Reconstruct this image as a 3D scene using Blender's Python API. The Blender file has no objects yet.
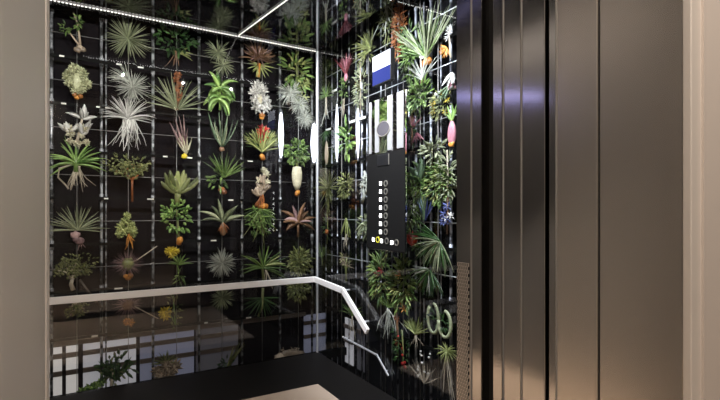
import bpy, bmesh, math, random
from mathutils import Vector, Matrix
C = bpy.context.scene.collection
PI = math.pi

# ------------------------------------------------------------------ camera model
YAW = math.atan2(.511, .857)
CA, SA = math.cos(YAW), math.sin(YAW)
FPX, CX, HY, EYE = 465.0, 360.0, 211.0, 1.08
XL, XR, YB, H = -.635, 1.545, 3.22, 2.30          # cabin: left, right, back, height
DEEP = .14                                        # planting plane behind the glass

def ray(px, py):
    u, v = (px - CX) / FPX, (HY - py) / FPX
    return Vector((u * CA + SA, -u * SA + CA, v))
def back(px, py, d=DEEP):
    r = ray(px, py); t = (YB + d) / r.y
    return Vector((r.x * t, r.y * t, EYE + r.z * t)), t / FPX
def side(px, py, d=DEEP):
    r = ray(px, py); t = (XR + d) / r.x
    return Vector((r.x * t, r.y * t, EYE + r.z * t)), t / FPX

cam = bpy.data.cameras.new('camera'); co = bpy.data.objects.new('camera', cam); C.objects.link(co)
co.location = (0, 0, EYE); co.rotation_euler = (PI / 2, 0, -YAW)
cam.sensor_width = 36; cam.lens = 36 * FPX / 720; cam.shift_y = (HY - 200) / 720
cam.clip_start = .02; cam.clip_end = 100
bpy.context.scene.camera = co

# ------------------------------------------------------------------ materials
def newmat(name):
    m = bpy.data.materials.new(name); m.use_nodes = True
    nt = m.node_tree; return m, nt, nt.nodes['Principled BSDF'], nt.nodes['Material Output']
def plain(name, col, rough=.5, metal=0., spec=.5, emit=None, es=0.):
    m, nt, b, o = newmat(name)
    b.inputs['Base Color'].default_value = (*col, 1); b.inputs['Roughness'].default_value = rough
    b.inputs['Metallic'].default_value = metal; b.inputs['Specular IOR Level'].default_value = spec
    if emit:
        b.inputs['Emission Color'].default_value = (*emit, 1); b.inputs['Emission Strength'].default_value = es
    return m
def organic(name, c1, c2, rough=.36, scale=60, spec=.5):
    """Two tones of one plant tissue, varied from leaf to leaf and mottled."""
    m, nt, b, o = newmat(name); N, L = nt.nodes, nt.links
    g = N.new('ShaderNodeNewGeometry'); tc = N.new('ShaderNodeTexCoord'); no = N.new('ShaderNodeTexNoise')
    no.inputs['Scale'].default_value = scale; L.new(tc.outputs['Object'], no.inputs['Vector'])
    ad = N.new('ShaderNodeMath'); ad.operation = 'MULTIPLY_ADD'
    L.new(no.outputs['Fac'], ad.inputs[0]); ad.inputs[1].default_value = .7
    ml = N.new('ShaderNodeMath'); ml.operation = 'MULTIPLY_ADD'
    L.new(g.outputs['Random Per Island'], ml.inputs[0]); ml.inputs[1].default_value = .9; ml.inputs[2].default_value = -.3
    L.new(ml.outputs[0], ad.inputs[2]); ad.use_clamp = True
    mx = N.new('ShaderNodeMix'); mx.data_type = 'RGBA'
    L.new(ad.outputs[0], mx.inputs['Factor']); mx.inputs['A'].default_value = (*c1, 1); mx.inputs['B'].default_value = (*c2, 1)
    L.new(mx.outputs['Result'], b.inputs['Base Color'])
    b.inputs['Roughness'].default_value = rough; b.inputs['Specular IOR Level'].default_value = spec
    return m
def brushed(name, col, rough=.3, streak=.25, horizontal=False, metal=1.):
    m, nt, b, o = newmat(name); N, L = nt.nodes, nt.links
    tc = N.new('ShaderNodeTexCoord'); mp = N.new('ShaderNodeMapping')
    mp.inputs['Scale'].default_value = (4, 4, 300) if horizontal else (300, 300, 2)
    no = N.new('ShaderNodeTexNoise'); no.inputs['Scale'].default_value = 1; no.inputs['Detail'].default_value = 4
    L.new(tc.outputs['Object'], mp.inputs['Vector']); L.new(mp.outputs[0], no.inputs['Vector'])
    r = N.new('ShaderNodeMapRange'); L.new(no.outputs['Fac'], r.inputs['Value'])
    r.inputs['To Min'].default_value = rough * (1 - streak); r.inputs['To Max'].default_value = rough * (1 + streak)
    L.new(r.outputs[0], b.inputs['Roughness'])
    mx = N.new('ShaderNodeMix'); mx.data_type = 'RGBA'; L.new(no.outputs['Fac'], mx.inputs['Factor'])
    mx.inputs['A'].default_value = (*[c * .97 for c in col], 1); mx.inputs['B'].default_value = (*[min(1, c * 1.03) for c in col], 1)
    L.new(mx.outputs['Result'], b.inputs['Base Color']); b.inputs['Metallic'].default_value = metal; b.inputs['Specular IOR Level'].default_value = .5 if metal else .12
    return m
def glass(name, tint, refl):
    """Thin clear pane: passes light straight through and mirrors by the Fresnel law."""
    m = bpy.data.materials.new(name); m.use_nodes = True; nt = m.node_tree; N, L = nt.nodes, nt.links
    N.remove(N['Principled BSDF'])
    t = N.new('ShaderNodeBsdfTransparent'); t.inputs['Color'].default_value = (*tint, 1)
    g = N.new('ShaderNodeBsdfGlossy'); g.inputs['Roughness'].default_value = .012
    fr = N.new('ShaderNodeFresnel'); fr.inputs['IOR'].default_value = 1.5
    ge = N.new('ShaderNodeNewGeometry'); io = N.new('ShaderNodeMath'); io.operation = 'MULTIPLY_ADD'
    L.new(ge.outputs['Backfacing'], io.inputs[0]); io.inputs[1].default_value = 1 / 1.5 - 1.5; io.inputs[2].default_value = 1.5
    L.new(io.outputs[0], fr.inputs['IOR'])
    ml = N.new('ShaderNodeMath'); ml.operation = 'MULTIPLY'; ml.use_clamp = True
    L.new(fr.outputs[0], ml.inputs[0]); ml.inputs[1].default_value = refl
    mx = N.new('ShaderNodeMixShader'); L.new(ml.outputs[0], mx.inputs[0]); L.new(t.outputs[0], mx.inputs[1]); L.new(g.outputs[0], mx.inputs[2])
    L.new(mx.outputs[0], N['Material Output'].inputs['Surface'])
    return m

M = dict(
    steel=brushed('brushed_steel', (.55, .495, .44), .27, .02, metal=.86),
    steel_pale=brushed('pale_satin_steel', (.62, .575, .52), .40, .08, metal=.35),
    steel_dark=brushed('dark_brushed_steel', (.38, .36, .345), .13, .1),
    edge_bright=plain('worn_steel_edge', (.30, .28, .26), .4, .3),  # edge strips coloured to paint the glint along the door leaves
    steel_trim=plain('steel_edge', (.74, .67, .60), .4, .3),
    shadow=plain('black_rubber', (.012, .011, .010), .7),  # near-black fill painting the shade in door gaps and grooves
    lobby_wall=brushed('lobby_wall_panel', (.60, .53, .47), .5, .2, metal=.15),
    lobby_plaster=plain('lobby_plaster', (.42, .35, .28), .8),
    lobby_floor=plain('lobby_stone', (.66, .53, .42), .45),
    black=plain('black_gloss', (.006, .006, .007), .08),
    ceiling=plain('black_mirror_ceiling', (.006, .006, .007), .03, 0., 1.),
    backing=plain('dark_backing_panel', (.0085, .0068, .0085), .9, 0., .08),
    backing_side=plain('dark_side_backing', (.004, .004, .005), .9, 0., .08),
    steel_wall=brushed('cabin_side_steel', (.17, .165, .16), .5, .2, metal=.2),
    post=plain('galvanised_post', (.62, .63, .66), .38, .35),
    rail=plain('black_rail', (.004, .004, .004), .7, 0., .1),
    wire=plain('fine_wire', (.30, .29, .28), .45, .5),
    clip=plain('white_clip', (.80, .78, .72), .4),
    rail_white=brushed('satin_handrail', (.92, .90, .88), .45, .1, True, .0),
    glass=glass('clear_glass', (.97, .98, .98), 1.),
    glass_side=glass('clear_side_glass', (.97, .98, .98), .8),
    floor=plain('black_rubber_floor', (.006, .005, .0045), .5, 0., .25),
    mat=organic('beige_mat', (.55, .43, .33), (.62, .49, .38), .8, 200),
    plate=brushed('black_plate', (.0045, .0042, .004), .8, .1, True, 0.),
    mirror=plain('mirror_steel', (.86, .85, .86), .04, 1.),
    led=plain('led_white', (1, 1, 1), .5, emit=(1, .98, .95), es=6),
    led_dim=plain('led_dim', (1, 1, 1), .5, emit=(1, .95, .88), es=1.5),
    tube=plain('lamp_tube', (1, 1, 1), .5, emit=(.80, .84, 1), es=3.2),  # glow colours painting the highlights on the posts
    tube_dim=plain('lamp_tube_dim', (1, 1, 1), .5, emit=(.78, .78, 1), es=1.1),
    screen_white=plain('screen_white', (.05, .05, .05), .3, emit=(.80, .86, 1), es=1.7),
    screen_blue=plain('screen_blue', (.005, .006, .03), .7, 0., .05, emit=(.03, .08, .60), es=.42),
    ring=plain('button_ring', (.55, .52, .46), .35, .8),
    ring_yellow=plain('yellow_ring', (.5, .45, .03), .4, emit=(.7, .65, .05), es=.35),
    cap=plain('button_cap', (.006, .006, .007), .5, 0., .25),
    speaker=plain('speaker_mesh', (.055, .05, .058), .5),
    pane_white=plain('lit_pane_white', (.3, .3, .3), .3, emit=(.66, .61, .58), es=.58),  # glow colours imitating the low reflected band
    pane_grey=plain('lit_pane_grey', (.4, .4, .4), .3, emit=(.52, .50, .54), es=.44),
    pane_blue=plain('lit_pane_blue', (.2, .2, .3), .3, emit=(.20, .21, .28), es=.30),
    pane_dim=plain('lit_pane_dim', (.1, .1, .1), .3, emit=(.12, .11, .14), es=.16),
    mullion=plain('brown_mullion', (.10, .075, .06), .5),
    lamp_body=plain('lamp_body', (.25, .25, .25), .4, .8),
    warm_lamp=plain('lobby_lamp', (1, 1, 1), .5, emit=(1, .80, .58), es=9),
    blue_lamp=plain('cool_lamp', (1, 1, 1), .5, emit=(.42, .42, 1), es=5.),
)
ORG = dict(
    green=((.05, .13, .025), (.25, .38, .10)), dark=((.012, .045, .012), (.06, .14, .035)),
    bright=((.09, .27, .04), (.40, .60, .17)), lime=((.19, .28, .05), (.58, .62, .24)),
    grey=((.14, .18, .08), (.47, .51, .31)), silver=((.34, .36, .29), (.78, .80, .70)),
    olive=((.09, .12, .03), (.30, .32, .12)), cream=((.55, .48, .27), (.90, .84, .62)),
    white=((.66, .64, .58), (.95, .93, .88)), pale=((.45, .36, .25), (.76, .67, .52)),
    brown=((.09, .045, .02), (.28, .15, .08)), rust=((.20, .05, .012), (.50, .17, .05)),
    orange=((.50, .16, .02), (.78, .34, .06)), yellow=((.70, .46, .02), (.90, .70, .05)),
    red=((.42, .010, .012), (.75, .05, .04)), pink=((.42, .10, .16), (.72, .32, .38)),
    maroon=((.10, .015, .022), (.30, .06, .07)), mauve=((.25, .13, .14), (.52, .34, .32)),
    twig=((.03, .022, .016), (.09, .065, .045)), sand=((.34, .25, .17), (.56, .44, .32)),
    chartreuse=((.40, .40, .16), (.84, .86, .54)),
    bluegreen=((.035, .085, .045), (.20, .30, .17)), violet=((.04, .05, .20), (.14, .18, .46)),
)
for k, (a, b) in ORG.items(): M[k] = organic('tissue_' + k, [v * .45 for v in a], [v * 1.05 * (.93 if i != 1 else .92) for i, v in enumerate(b)])

def worn(name, c1, c2, scale, lo, hi, rough=.4, metal=.3):
    m, nt, b, o = newmat(name); N, L = nt.nodes, nt.links
    tc = N.new('ShaderNodeTexCoord'); no = N.new('ShaderNodeTexNoise'); no.inputs['Scale'].default_value = scale; no.inputs['Detail'].default_value = 3
    L.new(tc.outputs['Object'], no.inputs['Vector'])
    r = N.new('ShaderNodeMapRange'); L.new(no.outputs['Fac'], r.inputs['Value']); r.inputs['From Min'].default_value = lo; r.inputs['From Max'].default_value = hi
    mx = N.new('ShaderNodeMix'); mx.data_type = 'RGBA'; L.new(r.outputs[0], mx.inputs['Factor'])
    mx.inputs['A'].default_value = (*c1, 1); mx.inputs['B'].default_value = (*c2, 1); L.new(mx.outputs['Result'], b.inputs['Base Color'])
    b.inputs['Roughness'].default_value = rough; b.inputs['Metallic'].default_value = metal; return m
M['worn_post'] = worn('worn_post', (.04, .04, .04), (.50, .51, .54), 22, .44, .62)
M['worn_side_post'] = worn('worn_side_post', (.04, .04, .05), (.62, .64, .72), 16, .42, .58)
M['bright_steel'] = plain('bright_steel', (.30, .30, .30), .45, .2)

# ------------------------------------------------------------------ mesh building
class MB:
    def __init__(s): s.v, s.f, s.sm = [], [], True
    def add(s, vs, fs):
        o = len(s.v); s.v += [Vector(v) for v in vs]; s.f += [tuple(i + o for i in f) for f in fs]; return s
    def box(s, x0, x1, y0, y1, z0, z1):
        s.sm = False
        return s.add([(x, y, z) for x in (x0, x1) for y in (y0, y1) for z in (z0, z1)],
                     [(0, 1, 3, 2), (4, 6, 7, 5), (0, 4, 5, 1), (2, 3, 7, 6), (0, 2, 6, 4), (1, 5, 7, 3)])
    def tube(s, pts, rad, seg=6):
        pts = [Vector(p) for p in pts]; n = len(pts)
        if not hasattr(rad, '__len__'): rad = [rad] * n
        vs, fs = [], []; prev = None
        for i, p in enumerate(pts):
            t = (pts[min(i + 1, n - 1)] - pts[max(i - 1, 0)]); t = t.normalized() if t.length > 1e-9 else Vector((0, 0, 1))
            a = prev if prev else (Vector((0, 1, 0)) if abs(t.y) < .8 else Vector((1, 0, 0)))
            a = (a - t * a.dot(t)).normalized(); b = t.cross(a); prev = a
            for k in range(seg):
                w = 2 * PI * k / seg; vs.append(p + (a * math.cos(w) + b * math.sin(w)) * rad[i])
        for i in range(n - 1):
            for k in range(seg):
                k2 = (k + 1) % seg; fs.append((i * seg + k, i * seg + k2, (i + 1) * seg + k2, (i + 1) * seg + k))
        fs.append(tuple(range(seg))[::-1]); fs.append(tuple((n - 1) * seg + k for k in range(seg)))
        return s.add(vs, fs)
    def blade(s, pts, wid, fold=.35, up=None):
        """A leaf: strip along pts with half widths wid and a raised midrib fold."""
        pts = [Vector(p) for p in pts]; n = len(pts); vs, fs = [], []
        for i, p in enumerate(pts):
            t = (pts[min(i + 1, n - 1)] - pts[max(i - 1, 0)]).normalized()
            h = up if up else Vector((0, -1, .35))
            sd = t.cross(h)
            if sd.length < .05: sd = t.cross(Vector((1, 0, .2)))
            sd.normalize(); nn = sd.cross(t); w = wid[i]
            vs += [p - sd * w, p + nn * w * fold, p + sd * w, p - nn * w * .12]
        for i in range(n - 1):
            a = 4 * i
            fs += [(a, a + 1, a + 5, a + 4), (a + 1, a + 2, a + 6, a + 5), (a + 2, a + 3, a + 7, a + 6), (a + 3, a, a + 4, a + 7)]
        return s.add(vs, fs)
    def ball(s, c, r, rng=None, bump=0., sc=(1, 1, 1), sub=2):
        bm = bmesh.new(); bmesh.ops.create_icosphere(bm, subdivisions=sub, radius=1)
        c = Vector(c)
        vs = []
        for v in bm.verts:
            k = r * (1 + (rng.uniform(-bump, bump) if bump else 0)); vs.append(c + Vector((v.co.x * sc[0], v.co.y * sc[1], v.co.z * sc[2])) * k)
        fs = [tuple(v.index for v in f.verts) for f in bm.faces]; bm.free()
        return s.add(vs, fs)
    def lathe(s, prof, c=(0, 0, 0), seg=12):
        c = Vector(c); vs = []; fs = []
        for r, z in prof:
            for k in range(seg): vs.append(c + Vector((r * math.cos(2 * PI * k / seg), r * math.sin(2 * PI * k / seg), z)))
        for i in range(len(prof) - 1):
            for k in range(seg):
                k2 = (k + 1) % seg; fs.append((i * seg + k, i * seg + k2, (i + 1) * seg + k2, (i + 1) * seg + k))
        fs.append(tuple(range(seg))[::-1]); fs.append(tuple((len(prof) - 1) * seg + k for k in range(seg)))
        return s.add(vs, fs)
    def merge(s, o):
        s.sm = s.sm and o.sm; return s.add(o.v, o.f)
    def build(s, name, mat, parent=None, xf=None, bevel=0):
        me = bpy.data.meshes.new(name)
        vs = [xf(v) for v in s.v] if xf else s.v
        me.from_pydata(vs, [], s.f); me.update()
        me.materials.append(M[mat] if isinstance(mat, str) else mat)
        if s.sm: me.polygons.foreach_set('use_smooth', [True] * len(me.polygons))
        o = bpy.data.objects.new(name, me); C.objects.link(o)
        if parent: o.parent = parent
        if bevel:
            md = o.modifiers.new('bevel', 'BEVEL'); md.width = bevel; md.segments = 2
        return o
def tag(o, label, cat, group=None):
    o['label'] = label; o['category'] = cat
    if group: o['group'] = group
    return o
def empty(name, loc, label, cat, group=None, rz=0):
    o = bpy.data.objects.new(name, None); C.objects.link(o); o.location = loc; o.rotation_euler = (0, 0, rz)
    o.empty_display_size = .05
    return tag(o, label, cat, group)
def struct(o):
    o['kind'] = 'structure'; return o
def box(name, mat, *b, parent=None, bevel=0): return MB().box(*b).build(name, mat, parent, bevel=bevel)

# ------------------------------------------------------------------ plant vocabulary (pixel-sized units, x right, z up, -y to the viewer)
rng = random.Random(7)
U = rng.uniform
def path(p, d, L, droop=0., seg=5, wig=0.):
    p = Vector(p); d = Vector(d).normalized(); out = [p.copy()]
    for i in range(seg):
        d = (d + Vector((U(-wig, wig), U(-wig, wig) * .5, U(-wig, wig) - droop / seg))).normalized()
        p = p + d * (L / seg); out.append(p.copy())
    return out
def prof(w, n, kind='lance'):
    if kind == 'lance': return [w * max(.12, math.sin(PI * min(1, .25 + .75 * i / n)) ** .8) for i in range(n + 1)]
    if kind == 'oval': return [w * max(.10, math.sin(PI * (i / n) ** .9)) for i in range(n + 1)]
    return [w * max(.1, 1 - i / n) for i in range(n + 1)]
def burst(n, L, w, c=(0, 0), axis=(0, -1, 0), t=(10, 100), droop=.2, seg=5, wig=.03, jit=.25, kind='lance', r0=0., fold=.35):
    """Leaves radiating from c around an axis, t = range of angles from it."""
    n = int(n * 1.4); w = w * .60
    mb = MB(); ax = Vector(axis).normalized(); a = ax.orthogonal().normalized(); b = ax.cross(a)
    for i in range(n):
        th = math.radians(t[0] + (t[1] - t[0]) * math.sqrt((i + .5) / n) + U(-6, 6)); ph = i * 2.39996 + U(-.25, .25)
        d = ax * math.cos(th) + (a * math.cos(ph) + b * math.sin(ph)) * math.sin(th)
        l = L * (1 + U(-jit, jit * .4))
        p = path(Vector((c[0], 0, c[1])) + d * r0, d, l, droop, seg, wig)
        mb.blade(p, prof(w * U(.8, 1.1), seg, kind), fold)
    return mb
def fan(n, L, w, c=(0, 0), a=(30, 150), droop=.3, seg=6, wig=.02, jit=.2, kind='lance', dep=.5):
    """Leaves fanning out in the plane of the wall, a = range of angles in it."""
    n = int(n * 1.5 + 1) if w < 3.1 else n; w = w * (.52 if w < 3.1 else .8)
    mb = MB()
    for i in range(n):
        an = math.radians(a[0] + (a[1] - a[0]) * (i + .5) / n + U(-7, 7))
        d = Vector((math.cos(an), U(-dep, dep * .5), math.sin(an)))
        mb.blade(path((c[0], U(-1, 1), c[1]), d, L * (1 + U(-jit * 1.3, jit * .3)), droop * U(.5, 1.5), seg, wig + .03), prof(w * U(.8, 1.1), seg, kind), .35)
    return mb
def roots(n, L, c=(0, 0), spread=.5, r=.45, wig=.25, wide=1.):
    mb = MB()
    for i in range(n):
        mb.tube(path((c[0] + U(-1, 1) * wide, U(-1, 1), c[1]), (U(-spread, spread), U(-.3, .2), -1), L * U(.55, 1.1), .5, 7, wig), [r * (1 - .09 * k) for k in range(8)], 5)
    return mb
def stem(pts, r0, r1, seg=6):
    n = len(pts); return MB().tube([(p[0], p[2] if len(p) > 2 else 0, p[1]) for p in pts], [r0 + (r1 - r0) * i / (n - 1) for i in range(n)], seg)
def twigs(c, n, L, a=(40, 140), r=.6, fork=2):
    """Branching trunk; returns its mesh and the twig tips."""
    mb = MB(); tips = []
    def grow(p, an, l, r, lev):
        d = Vector((math.cos(an), U(-.35, .25), math.sin(an)))
        q = path(p, d, l, -.05, 3, .12); mb.tube(q, [r, r * .85, r * .7, r * .6], 5); tips.append(q[-1]); tips.append(q[-2])
        if lev:
            for k in range(fork): grow(q[-1], an + U(-.75, .75), l * U(.55, .8), r * .6, lev - 1)
    for i in range(n): grow(Vector((c[0], 0, c[1])), math.radians(a[0] + (a[1] - a[0]) * (i + .5) / n), L, r, 2)
    return mb, tips
def leafcloud(tips, per, ll, w, spread=2.):
    mb = MB()
    for t in tips:
        for k in range(per):
            d = Vector((U(-1, 1), U(-1, .5), U(-.8, 1)))
            p = Vector(t) + Vector((U(-spread, spread), U(-spread, spread) * .6, U(-spread, spread)))
            mb.blade(path(p, d, ll * U(.7, 1.2), .2, 3), prof(w * U(.8, 1.2), 3, 'oval'), .3)
    return mb
def cloud(w, h, n, ll, lw, c=(0, 0), d=.5):
    n = int(n * 1.5); lw = lw * .68
    mb = MB()
    for i in range(n):
        while 1:
            x, y, z = U(-1, 1), U(-1, 1), U(-1, 1)
            if x * x + y * y + z * z < 1: break
        p = Vector((c[0] + x * w / 2, y * min(w, h) / 2 * d, c[1] + z * h / 2)); dd = Vector((x + U(-.6, .6), y - .4, z + U(-.5, .6)))
        mb.blade(path(p, dd, ll * U(.6, 1.2), .3, 3), prof(lw * U(.8, 1.2), 3, 'oval'), .3)
    return mb
def fingers(n, L, r, c=(0, 0), a=(50, 130), bend=-.5):
    """Fleshy upright columns with rounded tips."""
    mb = MB()
    for i in range(n):
        an = math.radians(a[0] + (a[1] - a[0]) * (i + .5) / n + U(-8, 8))
        p = path((c[0] + U(-1, 1), U(-2, 1.5), c[1]), (math.cos(an), U(-.4, .3), math.sin(an)), L * U(.6, 1.1), bend, 6, .08)
        mb.tube(p, [r * .75, r * .95, r * U(.85, 1.1), r, r * U(.85, 1.05), r * .8, r * .3], 7)
    return mb
def heads(cs, r, n=16, w=.34):
    """Fleshy rosettes piled on one another; cs = list of (x, z)."""
    mb = MB()
    for x, z in cs:
        rr = r * U(.8, 1.2); ax = Vector((U(-.4, .4), -1, U(-.1, .6)))
        mb.merge(burst(n, rr, rr * w, (x, z), ax, (5, 105), -.3, 3, .02, .15, 'oval', 0, .7))
        mb.ball((x, 0, z), rr * .45, sub=1)
    return mb
def lumps(cs, rng_r, sc=(1, .8, 1), bump=.18):
    mb = MB()
    for x, z in cs: mb.ball((x, U(-1.5, 1), z), U(*rng_r), rng, bump, sc)
    return mb
def petals(cs, n, L, w, t=(30, 95)):
    mb = MB()
    for x, z in cs: mb.merge(burst(n, L, w, (x, z), (U(-.3, .3), -1, U(0, .5)), t, .1, 3, .02, .15, 'oval'))
    return mb
def pod(c, w, h, lean=0.): 
    p = [(.15, -.5), (.6, -.42), (.95, -.22), (1, 0), (.85, .22), (.55, .38), (.3, .47), (.08, .5)]
    return MB().lathe([(r * w / 2, z * h) for r, z in p], (c[0], 0, c[1]), 12)
def scatter(w, h, n): return [(U(-w, w) / 2, U(-h, h) / 2) for _ in range(n)]
def squash(mb, k=.6, lo=-.105, hi=.09, s=1.):
    for v in mb.v: v.y = max(lo / s, min(hi / s, v.y * k))
    return mb

PLANTS = []
def plant(wall, px, py, name, label, parts, group=None, cat='plant', deep=DEEP, k=.6):
    global rng
    fn = back if wall == 'b' else side
    loc, s = fn(px, py, deep)
    e = empty(name, loc, label, cat, group, 0 if wall == 'b' else -PI / 2)
    kx = 1. if wall == 'b' else 1.3
    done = []
    for nm, mb, mat in parts:
        squash(mb, k, s=s)
        o = mb.build(nm, mat, e, lambda v: Vector((v.x * s * kx, v.y * s, v.z * s)))
        done.append(o)
    PLANTS.append(e)
    return e

# ------------------------------------------------------------------ the setting
fl = struct(box('floor', 'floor', XL, XR, .74, YB, -.02, 0))
struct(box('ceiling', 'ceiling', XL, XR, 1.0, YB, H, H + .02))
struct(box('window_1', 'glass', XL, XR - .012, YB, YB + .010, 0, H))
struct(box('window_2', 'glass_side', XR, XR + .010, 1.05, YB, 0, H))
struct(box('wall_back', 'backing', -1.0, 1.62, YB + .27, YB + .29, -.5, 2.9))
struct(box('wall_right', 'backing_side', XR + .27, XR + .29, .98, 3.9, -.5, 2.9))
struct(box('wall_left', 'steel_wall', XL - .02, XL, 1.0, YB, 0, H))
struct(box('trim_1', 'rail', XL, XR + .27, YB - .004, YB + .03, -.06, -.001))
# lobby
struct(box('wall_lobby_right', 'lobby_wall', .985, 3.2, .412, .46, -.02, 2.8))
struct(box('wall_lobby_left', 'lobby_wall', -2.2, -.075, .330, .38, -.02, 2.8))
struct(box('floor_lobby', 'lobby_floor', -2.2, 3.2, -3.6, .735, -.04, -.021))
struct(box('ceiling_lobby', 'lobby_plaster', -2.2, 3.2, -3.6, .33, 2.62, 2.66))
struct(box('wall_lobby_back', 'lobby_plaster', -2.2, 3.2, -3.66, -3.6, -.02, 2.66))
# doorway: right jamb seen in depth, left jamb close to the lens
JX = .95
def yat(px): r = ray(px, 200); return JX * r.y / r.x
def jamb(name, mat, p0, p1, dx=0., deep=.5, z1=2.6, bevel=.002):
    a, b = yat(p0), yat(p1)
    return struct(box(name, mat, JX + dx, JX + deep, min(a, b), max(a, b), -.02, z1, bevel=bevel))
jamb('wall_jamb_right', 'steel', 597.5, 556.5, 0, .3)
jamb('trim_2', 'shadow', 599.5, 597.5, .004, .25, bevel=0)
jamb('wall_jamb_outer', 'steel', 683, 599.5, 0, .2)
j = jamb('trim_3', 'steel_trim', 692, 683, -.002, .05)
door_px = [('door_1', 'steel_dark', 555.5, 548, .002), ('door_2', 'steel_dark', 545, 522, 0), ('door_3', 'steel_dark', 520.5, 503.5, .001),
           ('door_4', 'steel_dark', 502, 492.5, .001), ('door_5', 'steel_dark', 481.5, 472, .0)]
for nm, mt, a, b, dx in door_px: jamb(nm, mt, a, b, dx, .55, 2.35)
struct(box('trim_4', 'shadow', JX + .03, JX + .5, yat(557), yat(470), -.02, 2.35))
for k, (a, b) in enumerate([(557.0, 556.0), (521.9, 521.2), (503.5, 502.9), (471.5, 470.9)]):
    jamb('trim_%d' % (11 + k), 'edge_bright', a, b, -.002, .03, 2.35 if k else 2.6, bevel=.0006)
post = jamb('trim_5', 'steel_dark', 470.8, 456.3, 0, .5, 2.35)
# perforated lower half of the cabin post, its holes painted as dark dots on a thin face plate
mt, nt, bs, o_ = newmat('perforated_steel'); N, L = nt.nodes, nt.links
tc = N.new('ShaderNodeTexCoord'); sx = N.new('ShaderNodeSeparateXYZ'); L.new(tc.outputs['Object'], sx.inputs[0])
def sine(sock, k):
    a = N.new('ShaderNodeMath'); a.operation = 'MULTIPLY'; L.new(sock, a.inputs[0]); a.inputs[1].default_value = k
    b = N.new('ShaderNodeMath'); b.operation = 'SINE'; L.new(a.outputs[0], b.inputs[0]); return b.outputs[0]
pr = N.new('ShaderNodeMath'); pr.operation = 'MULTIPLY'; L.new(sine(sx.outputs['Y'], 2 * PI / .0085), pr.inputs[0]); L.new(sine(sx.outputs['Z'], 2 * PI / .020), pr.inputs[1])
gt = N.new('ShaderNodeMath'); gt.operation = 'GREATER_THAN'; L.new(pr.outputs[0], gt.inputs[0]); gt.inputs[1].default_value = .12
mx = N.new('ShaderNodeMix'); mx.data_type = 'RGBA'; L.new(gt.outputs[0], mx.inputs['Factor'])
mx.inputs['A'].default_value = (.50, .44, .38, 1); mx.inputs['B'].default_value = (.01, .01, .01, 1)
L.new(mx.outputs['Result'], bs.inputs['Base Color'])
bs.inputs['Metallic'].default_value = .3
bs.inputs['Roughness'].default_value = .35
M['perforated'] = mt
struct(box('trim_6', 'perforated', JX - .003, JX - .0005, yat(468.8), yat(458), .0, .93))
LX = -.04
struct(box('wall_jamb_left', 'steel_pale', LX - .03, LX, .33, .700, -.02, 2.6, bevel=.002))
struct(box('trim_7', 'shadow', LX - .03, LX - .004, .700, .706, -.02, 2.6))
struct(box('trim_8', 'steel_trim', LX - .03, LX + .001, .706, .765, -.02, 2.35, bevel=.002))
struct(box('wall_front_left', 'steel', XL, LX - .032, .99, 1.0, 0, H))
struct(box('wall_front_right', 'steel', JX + .52, XR, 1.03, 1.05, 0, H))
struct(box('trim_9', 'steel_trim', LX, JX, .737, .99, -.02, -.001))
struct(box('wall_header', 'steel', LX - .03, JX, .38, 1.0, 2.36, 2.6))

# ------------------------------------------------------------------ ceiling light strips
def strip(name, a, b, n, label, mat, half=.0022, gap=.45):
    a, b = Vector(a), Vector(b); d = (b - a); Ln = d.length; d.normalize(); q = Vector((-d.y, d.x, 0))
    e = empty(name, (a + b) / 2, label, 'light', 'light strips along the cabin ceiling'); off = (a + b) / 2
    ch = MB(); ch.sm = False
    def slab(mb, s0, s1, h, z0, z1):
        vs = [a + d * s + q * w + Vector((0, 0, z)) - off for s in (s0, s1) for w in (-h, h) for z in (z0, z1)]
        mb.add(vs, [(0, 1, 3, 2), (4, 6, 7, 5), (0, 4, 5, 1), (2, 3, 7, 6), (0, 2, 6, 4), (1, 5, 7, 3)])
    slab(ch, 0, Ln, half * 1.25, -.006, .003); ch.build('channel', 'lamp_body', e)
    dd = MB(); dd.sm = False
    for i in range(n):
        s0 = Ln * (i + .5 * gap) / n; slab(dd, s0, s0 + Ln / n * (1 - gap), half, -.0095, -.0062)
    dd.build('diodes', mat, e)
    return e
strip('light_strip', (XL + .02, YB - .012, H), (XR - .02, YB - .012, H), 110, 'dashed white light strip running along the top of the back glass', 'led_dim')
strip('light_strip', (.925, YB - .03, H), (1.04, 2.24, H), 46, 'white light strip crossing the black ceiling towards the viewer from the back glass', 'led_dim')
strip('light_strip', (.0, 2.2, H), (XR - .02, 2.2, H), 90, 'white light strip high over the front, seen mirrored in the right glass', 'led')

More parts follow.
